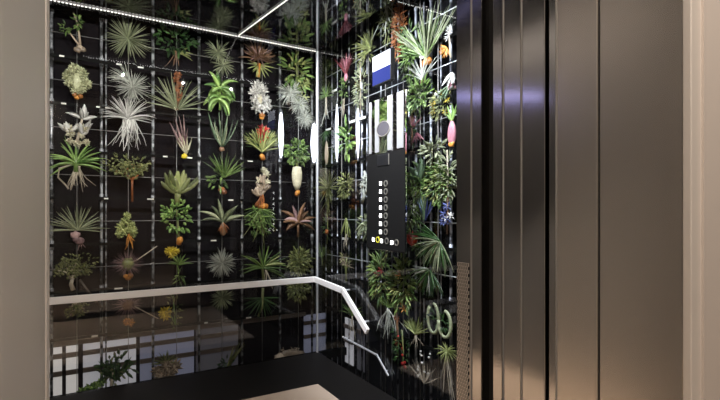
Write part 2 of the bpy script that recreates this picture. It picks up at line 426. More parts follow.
# ------------------------------------------------------------------ trellises behind the glass
RZ = [2.32, 2.03, 1.74, 1.45, 1.16, .87, .58]
def trellis_back():
    y = YB + DEEP + .045
    e = empty('wall_trellis', (.45, y, 0), 'steel trellis of posts, black rails and fine wires behind the back glass', 'trellis')
    o = e.location
    px = [51.5, 101.5, 106, 153, 199, 242, 280, 312]
    for p in px:
        x = back(p, 200, DEEP + .045)[0].x
        r = .0045 if p in (106,) else .0085
        m = MB(); m.tube([(x - o.x, 0, -.3), (x - o.x, 0, 2.75)], r, 8)
        for z in RZ: m.tube([(x - o.x, 0, z - .028), (x - o.x, 0, z + .028)], r * 1.45, 8)
        m.build('post', 'worn_post', e)
    x0, x1 = -.6 - o.x, 1.52 - o.x
    for z in RZ + [.29]:
        m = MB(); m.box(x0, x1, -.020, -.010, z - .009, z + .009); m.build('rail', 'rail', e)
    for z in [r_ + .145 for r_ in RZ]:
        m = MB(); m.tube([(x0, -.012, z), (x1, -.012, z)], .0022, 5); m.build('cross_wire', 'wire', e)
    for p in (77, 128, 176, 221, 261, 297):
        x = back(p, 200, DEEP + .045)[0].x - o.x
        m = MB(); m.tube([(x, -.028, -.2), (x, -.028, 2.7)], .0022, 5); m.build('hanging_wire', 'wire', e)
    for (a, b) in [(62, 53), (120, 60), (141, 60), (107, 87), (63, 100), (98, 104), (150, 205), (106, 186), (118, 274), (95, 339), (232, 203), (251, 157), (252, 78), (213, 246), (110, 128), (190, 150), (166, 153), (206, 322), (249, 335)]:
        q = back(a, b, DEEP + .02)[0] - o
        z = min((abs(z - q.z), z) for z in RZ + [.29])[1]
        MB().box(q.x - .018 * U(.5, 1.5), q.x + .018 * U(.5, 1.5), -.025, -.020, z - .005, z + .004).build('clip', 'clip', e)
    return e
def trellis_side():
    x = XR + DEEP + .045
    e = empty('wall_trellis', (x, 2.4, 0), 'steel trellis of close set white posts and rails behind the right glass', 'trellis')
    o = e.location
    for p in [326, 332, 337.5, 349, 356, 362, 367, 381, 392, 398, 409, 416, 424, 431, 441, 451]:
        y = side(p, 200, DEEP + .045)[0].y - o.y
        r = .0075 if p in (362, 416, 431, 451) else .0038
        m = MB(); m.tube([(0, y, -.3), (0, y, 2.75)], r, 8)
        for z in RZ: m.tube([(0, y, z - .028), (0, y, z + .028)], r * 1.4, 8)
        m.build('post', 'worn_side_post', e)
    for z in RZ + [.29]:
        m = MB(); m.box(-.020, -.010, 1.0 - o.y, 3.42 - o.y, z - .010, z + .010); m.build('rail', 'rail', e)
    for z in [r_ + .145 for r_ in RZ]:
        m = MB(); m.tube([(-.012, 1.0 - o.y, z), (-.012, 3.42 - o.y, z)], .003, 5); m.build('cross_wire', 'post', e)
    for p in (345, 372, 389, 407, 424, 442):
        y = side(p, 200, DEEP + .045)[0].y - o.y
        m = MB(); m.tube([(-.028, y, -.2), (-.028, y, 2.7)], .003, 5); m.build('hanging_wire', 'wire', e)
    for (a, b) in [(334, 74), (352, 118), (328, 132), (440, 72), (451, 66), (424, 198), (437, 198), (447, 206), (345, 236), (362, 113)]:
        q = side(a, b, DEEP + .02)[0] - o
        z = min((abs(z - q.z), z) for z in RZ)[1]
        MB().box(-.025, -.020, q.y - .045, q.y + .045, z - .008, z + .008).build('clip', 'clip', e)
    return e
trellis_back(); trellis_side()
# corner post of the glass
box('corner_post', 'post', XR - .011, XR - .001, YB - .010, YB + .012, 0, H, bevel=.002)
tag(bpy.data.objects['corner_post'], 'slim grey metal post where the two glass walls meet', 'post')

# glowing panels added for the bright band reflected low in the glass
def pane(mat, quad, deep, parent, wall='b'):
    f = back if wall == 'b' else side
    ps = [f(*q, deep)[0] for q in quad]
    xs = [p.x for p in ps]; ys = [p.y for p in ps]; z0, z1 = min(p.z for p in ps), max(p.z for p in ps)
    if wall == 'b': return MB().box(min(xs), max(xs), ps[0].y, ps[0].y + .006, z0, z1).build('pane', mat, parent)
    return MB().box(ps[0].x, ps[0].x + .006, min(ys), max(ys), z0, z1).build('pane', mat, parent)
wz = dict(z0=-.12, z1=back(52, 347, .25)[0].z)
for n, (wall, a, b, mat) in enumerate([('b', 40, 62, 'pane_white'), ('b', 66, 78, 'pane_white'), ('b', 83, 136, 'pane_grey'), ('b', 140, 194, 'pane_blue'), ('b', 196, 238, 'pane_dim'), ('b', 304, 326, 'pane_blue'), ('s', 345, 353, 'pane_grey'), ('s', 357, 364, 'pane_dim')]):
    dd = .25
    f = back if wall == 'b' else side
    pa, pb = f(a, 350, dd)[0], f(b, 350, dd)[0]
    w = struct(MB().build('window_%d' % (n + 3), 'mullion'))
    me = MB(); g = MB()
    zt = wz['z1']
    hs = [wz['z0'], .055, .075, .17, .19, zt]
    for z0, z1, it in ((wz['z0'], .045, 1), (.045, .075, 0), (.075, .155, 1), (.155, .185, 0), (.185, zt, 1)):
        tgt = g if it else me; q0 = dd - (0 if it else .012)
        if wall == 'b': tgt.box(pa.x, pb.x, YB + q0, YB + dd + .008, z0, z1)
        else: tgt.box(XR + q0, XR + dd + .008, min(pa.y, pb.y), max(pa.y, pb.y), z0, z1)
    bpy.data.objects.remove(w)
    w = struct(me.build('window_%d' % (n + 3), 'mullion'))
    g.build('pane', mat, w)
m = MB()
m.box(-.75, 1.55, YB + .235, YB + .262, wz['z1'] - .002, wz['z1'] + .03)
struct(m.build('trim_10', 'mullion'))

# ------------------------------------------------------------------ handrail
def bar(mb, pts, h, t, nrm):
    """Flat bar of height h and thickness t along pts, standing off along nrm."""
    for a, b in zip(pts[:-1], pts[1:]):
        a, b = Vector(a), Vector(b); d = (b - a).normalized(); n = Vector(nrm); u = n.cross(d).normalized(); n = d.cross(u)
        vs = [p + u * i * h / 2 + n * k * t / 2 for p in (a - d * .006, b + d * .006) for i in (-1, 1) for k in (-1, 1)]
        mb.sm = False; mb.add(vs, [(0, 1, 3, 2), (4, 6, 7, 5), (0, 4, 5, 1), (2, 3, 7, 6), (0, 2, 6, 4), (1, 5, 7, 3)])
    return mb
OFF = -.05
zr = back(318, 279, OFF)[0].z
e = empty('handrail', (XR - .06, YB - .05, zr), 'pale flat handrail along the back glass, bending down at the right glass', 'handrail')
o = e.location
p1 = side(343, 288, OFF)[0]; p2 = side(367, 331, OFF)[0]
p1.z = zr - .02
bar(MB(), [(XL + .02, YB + OFF, zr), (XR + OFF, YB + OFF, zr)], .042, .018, (0, -1, 0)).build('back_bar', 'rail_white', e, lambda v: v - o, bevel=.003)
bar(MB(), [(XR + OFF, YB + OFF, zr), p1], .042, .018, (-1, 0, 0)).build('side_bar', 'rail_white', e, lambda v: v - o, bevel=.003)
bar(MB(), [p1, p2], .042, .018, (-1, 0, 0)).build('sloping_bar', 'rail_white', e, lambda v: v - o, bevel=.003)
for px in (60, 153, 242, 300):
    x = back(px, 290, OFF)[0].x
    MB().tube([(x, YB + OFF, zr), (x, YB + .002, zr)], .007, 8).build('bracket', 'post', e, lambda v: v - o)
for q in (p1, p1.lerp(p2, .8)):
    MB().tube([(q.x, q.y, q.z), (XR + .002, q.y, q.z)], .007, 8).build('bracket', 'post', e, lambda v: v - o)
a, b, c = side(343, 337, -.012)[0], side(377, 355, -.012)[0], side(388, 375, -.012)[0]  # reflection of the handrail, modelled as a solid bar
e = empty('guard_bar', b, 'thin kinked metal guard bar low on the right glass below the handrail', 'rail')
bar(MB(), [a, b, c], .009, .007, (-1, 0, 0)).build('bar', 'post', e, lambda v: v - b)
for q in (a.lerp(b, .1), b.lerp(c, .8)): MB().tube([q, (XR + .002, q.y, q.z)], .004, 6).build('standoff', 'post', e, lambda v: v - b)

# mat
m = MB().box(-.60, 1.251, 1.1, 2.607, 0, .010).build('floor_mat', 'mat', bevel=.003)
tag(m, 'light beige floor mat with its far corner showing on the black floor', 'mat')

# ------------------------------------------------------------------ glowing tubes added for the highlights on the posts
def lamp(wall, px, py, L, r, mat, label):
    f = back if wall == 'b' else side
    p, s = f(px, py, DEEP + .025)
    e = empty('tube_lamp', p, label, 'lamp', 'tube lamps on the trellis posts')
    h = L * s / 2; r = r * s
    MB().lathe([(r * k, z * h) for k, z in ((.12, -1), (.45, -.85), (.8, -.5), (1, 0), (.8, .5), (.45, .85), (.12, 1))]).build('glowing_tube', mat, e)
    for z in (h, -h): MB().lathe([(r * .5, z - .01), (r * .5, z + .01)]).build('end_cap', 'lamp_body', e)  # ends of the added highlight tubes, in the lamp body grey
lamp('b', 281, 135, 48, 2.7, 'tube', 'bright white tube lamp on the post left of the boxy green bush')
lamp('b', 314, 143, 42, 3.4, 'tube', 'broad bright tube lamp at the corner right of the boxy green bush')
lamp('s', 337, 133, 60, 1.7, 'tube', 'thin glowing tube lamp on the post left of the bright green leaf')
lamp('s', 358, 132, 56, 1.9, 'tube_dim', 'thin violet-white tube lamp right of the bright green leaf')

# ------------------------------------------------------------------ control panel
def sy(px, py=200): return side(px, py, 0)[0].y
def sz(px, py): return side(px, py, 0)[0].z
XF = XR - .012
e = empty('control_panel', (XR, sy(388), 0), 'tall mirror steel control panel with a black button plate on the right glass', 'control panel')
o = e.location.copy(); loc = lambda v: v - o
ya, yb = sy(407), sy(369.5)
MB().box(XF, XR, ya, yb, sz(388, 251), sz(388, 96)).build('mirror_plate', 'mirror', e, loc, bevel=.002)
zt, zb = sz(388, 152.5), sz(388, 250)
pl = MB().box(XF - .006, XF, ya - .004, yb + .004, zb, zt).build('button_plate', 'plate', e, loc, bevel=.002)
def disc(px, py, r, x0, x1, seg=24, hole=0., oval=1.):
    p, s = side(px, py, 0); m = MB(); m.sm = False
    prof_ = [(r * hole, 0), (r, 0), (r, 1), (r * hole, 1)] if hole else None
    vs, fs = [], []
    rings = [(r, x0), (r, x1)] if not hole else [(r, x0), (r, x1), (r * hole, x1), (r * hole, x0)]
    for rr, x in rings:
        for k in range(seg): vs.append((x, p.y + rr * oval * math.cos(2 * PI * k / seg), p.z + rr * math.sin(2 * PI * k / seg)))
    n = len(rings)
    for i in range(n if hole else n - 1):
        i2 = (i + 1) % n
        for k in range(seg): fs.append((i * seg + k, i * seg + (k + 1) % seg, i2 * seg + (k + 1) % seg, i2 * seg + k))
    if not hole: fs += [tuple(range(seg)), tuple(range(seg, 2 * seg))]
    return m.add(vs, fs)
for xa, xb in ((371, 373), (377, 380.5), (389.5, 394), (399, 405)):  # raised bars painting the bright reflected bands on the mirror plate
    MB().box(XF - .0035, XF, sy(xb), sy(xa), zt + .01, sz(388, 97)).build('polished_rib', 'bright_steel', e, loc)
sp = disc(385.5, 129, .042, XF, XF - .006, oval=1.6).build('speaker', 'speaker', e, loc)
disc(385.5, 129, .046, XF - .0005, XF - .008, hole=.9, oval=1.6).build('bezel', 'ring', sp, None).data.transform(Matrix.Translation(-o))
key = MB().box(XF - .010, XF - .005, sy(391.5), sy(380), sz(386, 166), sz(386, 154.5)).build('sensor_window', 'cap', e, loc, bevel=.003)
MB().box(XF - .0105, XF - .008, sy(391.5) - .006, sy(391.5), sz(386, 165.5), sz(386, 155)).build('edge', 'ring', key, loc)
rows = [183.5 + 8 * i for i in range(7)]
def button(px, py, ring='ring', lx=5.4):
    b = disc(px, py, .017, XF - .006, XF - .009).build('button', 'cap', e, loc)
    disc(px, py, .0185, XF - .006, XF - .0105, hole=.70).build('ring', ring, b, loc)
    p, s = side(px - lx, py, 0)
    MB().box(XF - .009, XF - .006, p.y - .010, p.y + .010, p.z - .011, p.z + .011).build('indicator_light', 'led', e, loc)
for i, y in enumerate(rows): button(388.6, y + i * .05)
button(380.6, 239.6, 'ring_yellow', 4.6); button(389.6, 240.8, 'ring', 5.4); button(399.4, 242.4, 'ring', 4.8)
# display on the mirror plate
d = empty('display_screen', (XR, sy(386), 0), 'small screen with white top and blue bottom on the mirror panel', 'screen')
o2 = d.location.copy(); loc2 = lambda v: v - o2
y0, y1 = sy(394.5), sy(377); z1 = sz(386, 54); z0 = sz(386, 83); zm = z0 + (z1 - z0) * .48
MB().box(XF - .018, XR, y0 - .006, y1 + .006, z0 - .006, z1 + .006).build('housing', 'cap', d, loc2, bevel=.003)
MB().box(XF - .020, XF - .018, y0, y1, zm, z1).build('white_field', 'screen_white', d, loc2)
MB().box(XF - .020, XF - .018, y0, y1, z0, zm).build('blue_field', 'screen_blue', d, loc2)

# ------------------------------------------------------------------ the plants
P = plant
# column by the left edge, top to bottom
P('b', 78, 40, 'bulb_plant', 'brown bulb with one tall bare green stem, top of the leftmost column', [
    ('bulb', lumps([(2, -8), (0, -10), (4, -9)], (2.6, 3.6)), 'sand'), ('stem', stem([(2, -6), (1, 6), (-1, 18), (-4, 27)], 1.3, .6).merge(stem([(1, -5), (-5, 3), (-9, 9)], 1, .5)), 'sand'),
    ('foliage', cloud(5, 14, 16, 5, 1.4, (0, 17)).merge(cloud(9, 8, 16, 5, 1.3, (-10, 10))), 'green')])
P('b', 77, 82, 'succulent_rosette', 'pale yellow-green clump of rosettes on an orange base', [
    ('foliage', heads([(-5, 9), (2, 11), (6, 4), (-3, 3), (3, -2), (-6, -2), (5, -6), (0, -9), (-2, 14), (8, -1), (-8, 4), (2, 6), (0, 0), (-4, 13), (5, 9)], 5.2, 20, .40), 'chartreuse'),
    ('core', pod((0, 1), 9, 18), 'chartreuse'), ('base', lumps([(0, -15), (-2, -13), (3, -14)], (2., 2.8)), 'orange')])
P('b', 78, 127, 'staghorn_fern', 'cream lobed staghorn with thick upright blades, below the pale rosette clump', [
    ('fronds', fan(5, 15, 3.2, (-8, -6), (60, 140), .1, 5, .25, .3, 'oval').merge(fan(5, 16, 3.4, (4, 8), (10, 150), .3, 5, .25, .3, 'oval')).merge(fan(5, 18, 3.4, (4, -8), (40, 120), .2, 5, .25, .3, 'oval')), 'white'),
    ('base', heads([(-7, -15), (0, -17), (7, -15), (-6, -8), (3, -9), (-8, -2), (5, -1)], 4.6, 14, .4), 'cream'), ('stalk', stem([(-1, -16), (2, 0), (5, 16)], 1.6, 1.), 'pale')])
P('b', 76, 166, 'strap_leaf_orchid', 'green strap leaved orchid with pale roots hanging, third from left edge top', [
    ('foliage', fan(16, 28, 2.3, (0, 2), (-8, 188), .75, 7, .03), 'bright'), ('stem', stem([(0, -6), (0, 12)], 2.6, 1.6), 'green'),
    ('roots', roots(18, 25, (2, 0), .8, .65, .3, 3).merge(MB().tube([(-4, -1, 1), (-14, -2, -3), (-15, -2, -12), (-9, -1, -19), (-6, -1, -23)], .8, 5)), 'pale')])
P('b', 80, 226, 'yucca', 'grey-green spiky upright rosette with reddish base, under the strap leaved orchid', [
    ('foliage', fan(30, 27, 1.2, (-2, -4), (-5, 185), .12, 5, .02), 'grey'), ('trunk', lumps([(-4, -9), (-3, -13), (0, -15)], (3, 4.4)), 'mauve'),
    ('roots', roots(5, 10, (0, -14), .6, .6), 'mauve')])
tr, tips = twigs((-4, -12), 3, 9, (50, 130), 1.5)
P('b', 77, 268, 'bonsai_tree', 'small bonsai with pale forked trunk just above the handrail at left', [
    ('trunk', tr.merge(stem([(-3, -22), (-5, -16), (-4, -11)], 2.4, 1.8)), 'pale'), ('foliage', leafcloud(tips, 5, 3.6, 1.1, 4).merge(cloud(36, 22, 70, 3.6, 1.1, (0, 4))), 'olive')])
tr, tips = twigs((-2, 6), 3, 6, (230, 310), 1.2)  # mirror image of the bonsai above, built as a hanging copy
P('b', 78, 306, 'bonsai_tree', 'hanging bonsai with pale trunk just below the handrail at left', [
    ('trunk', tr.merge(stem([(-4, 10), (-3, 5), (-2, 0)], 2.0, 1.4)), 'pale'), ('foliage', leafcloud(tips, 3, 3.2, 1., 4), 'olive')])
P('b', 90, 294, 'bare_branch', 'dark bare stick slanting behind the handrail near the left end', [  # slanting reflection built as a solid stick
    ('stick', stem([(-9, 15), (0, 0), (10, -15)], 1.5, 1.1), 'twig')], cat='branch')
# second column
P('b', 128, 39, 'starburst_plant', 'grey-green starburst of thin leaves at the top of the second column', [
    ('foliage', burst(70, 23, .85, (0, 0), (0, -1, 0), (15, 98), .02, 4, .01, .2), 'grey')])
P('b', 130, 84, 'curly_air_plant', 'silvery air plant with a curled tuft on its upper left', [
    ('foliage', burst(60, 18, .75, (2, -3), (0, -1, 0), (15, 105), .1, 5, .06, .35).merge(fan(16, 21, .9, (-1, 2), (95, 165), .7, 7, .06)), 'silver'),
    ('roots', roots(5, 16, (2, -10), .4, .5), 'silver')])
P('b', 129, 120, 'air_plant', 'white air plant with arching leaves above long hanging roots', [
    ('foliage', fan(24, 28, 1.15, (-1, 1), (8, 172), .55, 7, .05).merge(fan(10, 22, 1., (-1, 2), (60, 165), .25, 7, .05)), 'white'),
    ('roots', roots(26, 31, (0, 1), .45, .7, .22, 5), 'white')])
tr, tips = twigs((2, -10), 4, 8, (25, 155), .9)
P('b', 130, 170, 'leafy_shrub', 'small dark leaved shrub with red stem under the white air plant', [
    ('trunk', tr.merge(stem([(2, -32), (2, -18), (2, -9)], 1.1, 1.2)), 'rust'), ('foliage', leafcloud(tips, 3, 4.2, 1.5, 3).merge(cloud(42, 20, 60, 4, 1.4, (-1, 6))), 'olive')])
P('b', 127, 228, 'stacked_succulent', 'yellow-green knobbly succulent hanging above the pink spiky ball', [
    ('foliage', heads([(0, 12), (-1, 7), (-5, 1), (4, 2), (-2, -3), (5, -4), (-6, -6)], 5.4, 16, .42), 'lime'),
    ('roots', roots(8, 15, (2, -6), .5, .9), 'orange')])
P('b', 128, 264, 'spiky_cactus', 'pinkish spiky ball on an orange base above the handrail', [
    ('spines', burst(110, 13, .6, (0, 0), (0, -1, .2), (5, 120), 0, 3, .02, .25, 'x', 2), 'mauve'), ('body', lumps([(0, 0)], (6, 6)), 'olive'),
    ('base', lumps([(-2, -12), (2, -12), (0, -14)], (2., 3)), 'orange'), ('stalk', stem([(6, 2), (16, 9), (27, 17)], .7, .5), 'pale')])
P('b', 128, 305, 'spiky_cactus', 'pinkish spiky ball with an orange tip below the handrail', [  # the spiky ball's mirror image, modelled as a second plant
    ('spines', burst(90, 12, .6, (0, 0), (0, -1, -.1), (5, 120), 0, 3, .02, .25, 'x', 2), 'mauve'), ('body', lumps([(0, 0)], (5.5, 5.5)), 'brown'),
    ('base', lumps([(-2, 10), (2, 11)], (2.6, 3.4)), 'orange'), ('offset', heads([(2, -18), (-1, -17)], 4), 'orange'), ('stalk', stem([(6, -2), (16, -9), (28, -17)], .7, .5), 'pale')])
# third column
P('b', 176, 43, 'leafy_epiphyte', 'dark broad leaved epiphyte with pale curled bract, top of third column', [
    ('foliage', cloud(36, 26, 60, 8, 2.4, (0, 4)), 'dark'), ('bract', fan(3, 13, 2, (4, -10), (-10, 60), .5), 'lime'), ('roots', roots(5, 20, (-1, -8), .5, .6), 'brown')])
P('b', 178, 92, 'bromeliad', 'bromeliad with tall rusty flower spike and arching grey leaves', [
    ('foliage', fan(16, 36, 1.5, (-1, -18), (20, 160), .35, 7, .03), 'grey'),
    ('flower_spike', heads([(0, 17), (-2, 12), (2, 7), (-1, 2), (2, -3), (0, -8)], 5, 9, .3), 'rust'), ('stem', stem([(-1, -18), (0, 20)], 1.8, .8), 'brown')])
P('b', 182, 136, 'seed_pod_cluster', 'mauve and cream elongated pod cluster, middle of the third column', [
    ('pods', fan(9, 36, 2.2, (4, -18), (88, 118), .0, 7, .05, .35, 'oval', .3), 'mauve'), ('tips', fan(9, 22, 1.6, (4, -19), (65, 120), .1, 5, .1, .3, 'oval'), 'cream'),
    ('base', lumps([(2, -20)], (2.6, 3)), 'yellow')])
P('b', 178, 184, 'branching_succulent', 'thick fingered yellow-green succulent in the third column', [
    ('branches', fingers(20, 23, 2.3, (0, -9), (5, 175), -.9), 'olive'), ('tips', fingers(10, 19, 2.1, (0, -6), (25, 155), -.8), 'lime'), ('trunk', stem([(-1, -20), (0, -8)], 2.4, 3.5), 'olive')])
P('b', 178, 218, 'jade_plant', 'jade plant with round green leaves and an orange stub below', [
    ('foliage', cloud(26, 32, 62, 6, 2.4, (-1, 2)), 'bright'), ('stem', stem([(1, -22), (0, -10), (-1, 8)], 1.6, .9), 'olive'), ('base', lumps([(2, -22), (1, -25)], (2.4, 3.4)), 'orange')])
P('b', 176, 265, 'yellow_flower', 'yellow flower on a leafy green stem above the handrail', [
    ('flower', petals([(-6, 14), (-2, 14), (-4, 11)], 12, 6, 1.8), 'yellow'), ('foliage', fan(6, 14, 1.8, (3, 0), (20, 160), .4).merge(cloud(10, 14, 12, 7, 1.4, (4, -10))), 'green'), ('stem', stem([(-4, 12), (1, 2), (3, -16)], .9, .7), 'green')])
P('b', 170, 312, 'yellow_flower', 'yellow flower hanging on a stem below the handrail', [  # solid copy standing for the flower's mirror image
    ('flower', petals([(-6, 0), (-3, 1), (-4, -3)], 12, 6, 1.8), 'yellow'), ('foliage', cloud(12, 22, 16, 6, 1.4, (4, 4)).merge(cloud(8, 14, 8, 5, 1.2, (5, -10))), 'olive'), ('stem', stem([(-4, 0), (2, -6), (5, -14), (3, 16)], .8, .6), 'green')])
# fourth column
P('b', 220, 57, 'tufted_air_plant', 'grey-green feathery tuft at the top of the fourth column', [
    ('foliage', burst(60, 15, .6, (-2, 4), (-.3, -1, .4), (5, 110), .3, 5, .08, .4).merge(burst(50, 13, .6, (3, -8), (0, -1, 0), (5, 110), .5, 5, .08)), 'grey')])
P('b', 220, 98, 'drooping_orchid', 'bright green plant with drooping pointed leaves in the fourth column', [
    ('foliage', fan(9, 21, 3.3, (0, 10), (-20, 200), 2.0, 7, .05).merge(fan(9, 20, 3.2, (-1, -1), (-30, 210), 2.2, 7, .05)).merge(cloud(20, 34, 8, 9, 2.6)), 'bright'), ('stem', stem([(0, -12), (0, 10)], 1.4, 1), 'green')])
P('b', 222, 131, 'cage_cactus', 'thin grey-green stems curving into an upright cage, below the drooping orchid', [
    ('stems', fingers(13, 34, .55, (0, -16), (25, 155), -1.5), 'bluegreen'), ('ribs', fingers(6, 32, .5, (0, -15), (50, 130), -1.2), 'grey'), ('base', lumps([(0, -18)], (2.4, 3)), 'brown')])
P('b', 224, 172, 'grass_orchid', 'grassy orchid with two clumps of narrow leaves, middle of the fourth column', [
    ('foliage', fan(18, 27, 1.3, (0, -6), (25, 140), .15).merge(cloud(18, 18, 22, 8, 2, (-5, -7))), 'green'), ('bulb', lumps([(-2, -18), (0, -20)], (2.6, 3.6)), 'rust')])
P('b', 223, 219, 'strap_bulb', 'grey strap leaves rising from a shaggy brown bulb in the fourth column', [
    ('foliage', fan(7, 25, 3.1, (0, -3), (25, 155), .9, 7), 'grey'), ('bulb', fan(30, 12, .9, (0, -3), (240, 300), .3, 4, .1), 'rust'), ('core', pod((0, -10), 7, 14), 'brown')])
P('b', 222, 263, 'silver_ball_plant', 'round silver ball of fine leaves just above the handrail', [
    ('foliage', burst(120, 15, .65, (0, 0), (0, -1, 0), (5, 110), .1, 4, .04, .3), 'silver')])
P('b', 222, 297, 'silver_ball_plant', 'round silver ball of fine leaves just below the handrail', [  # dimmer copy modelling the mirrored silver ball
    ('foliage', burst(95, 13, .6, (0, -1), (0, -1, 0), (5, 110), .1, 4, .04, .3), 'grey')])
# fifth column
P('b', 258, 57, 'twisted_bromeliad', 'brown and pink twisted leaves over a yellow neck, top of the fifth column', [
    ('foliage', burst(44, 20, 1.7, (0, -2), (0, -.6, .8), (5, 85), .1, 6, .16, .3), 'brown'), ('inner_leaves', burst(24, 15, 1.3, (0, 0), (0, -.8, .6), (5, 80), .1, 5, .16), 'mauve'), ('neck', fan(9, 15, 1.6, (2, -8), (150, 390), .3), 'lime'), ('stem', stem([(0, -20), (1, -6)], 1.6, 2), 'orange')])
P('b', 260, 99, 'cream_cluster', 'cream white cluster of petals on a small orange base', [
    ('petals', heads([(-2, 13), (3, 9), (-5, 6), (1, 3), (6, 0), (-6, -2), (0, -5), (5, -8), (-3, 9), (-3, -9), (7, -5)], 6.4, 14, .36), 'white'), ('core', pod((0, 0), 6, 18), 'cream'), ('base', lumps([(2, -18), (2, -16)], (2.4, 3)), 'orange')])
P('b', 262, 138, 'red_bromeliad', 'green striped bromeliad with a red heart and orange base', [
    ('foliage', fan(26, 25, 1.8, (0, -14), (28, 152), .25, 7).merge(fan(14, 20, 1.7, (0, -7), (5, 175), .15, 6)), 'lime'), ('dark_leaves', fan(14, 22, 1.6, (0, -10), (10, 170), .2), 'dark'), ('flower', petals([(0, 3), (-1, 0), (1, 7)], 16, 8, 2.4, (10, 80)), 'red'), ('base', lumps([(0, -18), (1, -20)], (2.2, 3)), 'orange')])
P('b', 262, 188, 'lumpy_orchid', 'cream topped lumpy orchid with rusty bulbs, under the red bromeliad', [
    ('bulbs', fingers(8, 10, 1.7, (-3, -8), (20, 160), -.4).merge(fingers(8, 11, 1.7, (2, -2), (20, 160), -.4)).merge(fingers(7, 9, 1.5, (-1, 5), (20, 160), -.4)), 'sand'), ('foliage', heads([(2, 18), (4, 14), (-3, 7), (5, 6)], 5, 12, .36), 'cream'), ('roots', roots(14, 15, (0, -6), .6, 1.), 'rust')])
P('b', 260, 221, 'hanging_fern', 'dense hanging green fern with trailing threads', [
    ('fronds', fan(30, 22, 1.3, (0, 12), (180, 360), .5, 7, .1).merge(cloud(24, 28, 70, 6, 1.4, (0, 0))), 'green'), ('threads', roots(14, 32, (0, 8), .5, .5), 'olive'), ('base', lumps([(3, 15), (0, 15), (6, 15)], (2.2, 3)), 'orange')])
P('b', 263, 266, 'strap_leaf_orchid', 'green strap leaved orchid with a yellow leaf, just above the handrail', [
    ('foliage', fan(14, 26, 1.9, (0, -2), (-15, 180), .5, 7), 'green'), ('young_leaf', fan(4, 22, 2, (1, 0), (10, 50), .5, 7), 'lime'), ('stem', stem([(1, -18), (-1, 2), (-5, 13)], 1.6, .9), 'olive'), ('roots', roots(8, 20, (3, -4), .7, .6), 'pale')])
P('b', 262, 302, 'strap_leaf_orchid', 'dim green strap leaved orchid hanging below the handrail', [  # mirrored orchid modelled as a darker plant
    ('foliage', fan(12, 24, 1.6, (0, 4), (170, 365), .1, 7), 'dark'), ('stem', stem([(1, 14), (0, -6), (-4, -14)], 1.5, .9), 'olive')])
# sixth column
P('b', 297, 72, 'glossy_orchid', 'yellow-green orchid with glossy leaves, top of the column by the corner', [
    ('foliage', cloud(24, 36, 30, 11, 2.7, (0, 0)), 'green'), ('young_leaves', cloud(22, 34, 22, 10, 2.5, (0, 2)), 'lime'), ('stem', stem([(1, -18), (-1, 18)], 1.2, .8), 'olive')])
P('b', 296, 102, 'white_moss', 'frizzy white cascade of fine threads falling to the right', [
    ('threads', burst(110, 15, .55, (-6, 8), (-.2, -1, .3), (5, 110), .4, 6, .16, .4).merge(burst(80, 13, .55, (4, -2), (0, -1, 0), (5, 110), .7, 6, .16)).merge(burst(70, 12, .55, (10, -15), (0, -1, 0), (5, 110), .7, 6, .16)), 'silver'), ('young_leaves', cloud(12, 20, 20, 6, 1.2, (5, 6)), 'lime')])
P('b', 297, 163, 'boxy_bush', 'boxy green bush growing from a cream gourd shaped base', [
    ('foliage', cloud(23, 22, 130, 5.5, 1.7, (0, 11), .7), 'green'), ('stem', stem([(0, -8), (0, 8)], 1.4, 1.2), 'olive'), ('gourd', MB().lathe([(2, -27), (4.2, -22), (5.6, -15), (5.4, -9), (4.6, -6), (4.6, -4.4), (3.8, -4), (2, -3.6)], (0, 0, 0), 14), 'cream'), ('base', lumps([(1, -29), (0, -31)], (2, 2.8)), 'orange')])
P('b', 299, 220, 'bronze_cordyline', 'bronze pink plant with broad spreading leaves by the corner', [
    ('foliage', fan(8, 21, 3.6, (-1, -2), (-15, 195), .7, 6), 'brown'), ('pale_leaves', fan(4, 19, 3.2, (-1, -2), (-5, 170), .7, 6), 'mauve'), ('stem', stem([(-1, -17), (-1, 0)], 1.2, 1.2), 'brown')])
P('b', 300, 262, 'leafy_ball', 'round fluffy green ball above the handrail by the corner', [
    ('foliage', cloud(24, 26, 170, 5, 1.2, (0, 0), .9).merge(burst(70, 12, .9, (0, 0), (0, -1, 0), (5, 110), .1, 4, .06)), 'olive'), ('young_leaves', cloud(22, 24, 50, 5, 1.2, (0, 1), .9), 'lime')])
P('b', 299, 289, 'leafy_ball', 'round fluffy green ball below the handrail by the corner', [  # lower copy modelling the fluffy ball's mirror image
    ('foliage', cloud(22, 20, 130, 5, 1.2, (0, 0), .9), 'olive'), ('young_leaves', cloud(18, 16, 30, 5, 1.2, (0, -1), .9), 'lime')])
# foot of the back glass
P('b', 116, 366, 'spiked_succulent', 'dark spiked succulent in front of the pale low window', [
    ('foliage', fan(12, 26, 2.8, (0, -14), (40, 140), 0, 5, .05).merge(cloud(34, 24, 34, 9, 2.2, (0, 0))), 'dark'), ('tips', cloud(32, 26, 20, 7, 1.6, (0, -4)), 'olive'), ('stem', stem([(-5, -26), (-3, -6)], 1.6, 1.2), 'pale')])
P('b', 91, 388, 'rosette_plant', 'low yellow-green rosette at the foot of the back glass', [
    ('foliage', heads([(-6, -3), (0, 0), (6, 2), (9, 4), (-2, -5)], 6.5, 14, .36), 'bright'), ('stem', stem([(0, -12), (0, 0)], 1.2, 1.5), 'olive')])
P('b', 166, 368, 'tufted_succulent', 'pink and tan tufted succulent with dark leaf tips near the floor', [
    ('foliage', heads([(-8, -2), (0, 2), (8, 0), (3, -6), (-4, -7)], 8, 16, .28), 'sand'), ('leaf_tips', fan(14, 15, 1.3, (0, 4), (15, 165), .4), 'olive')])
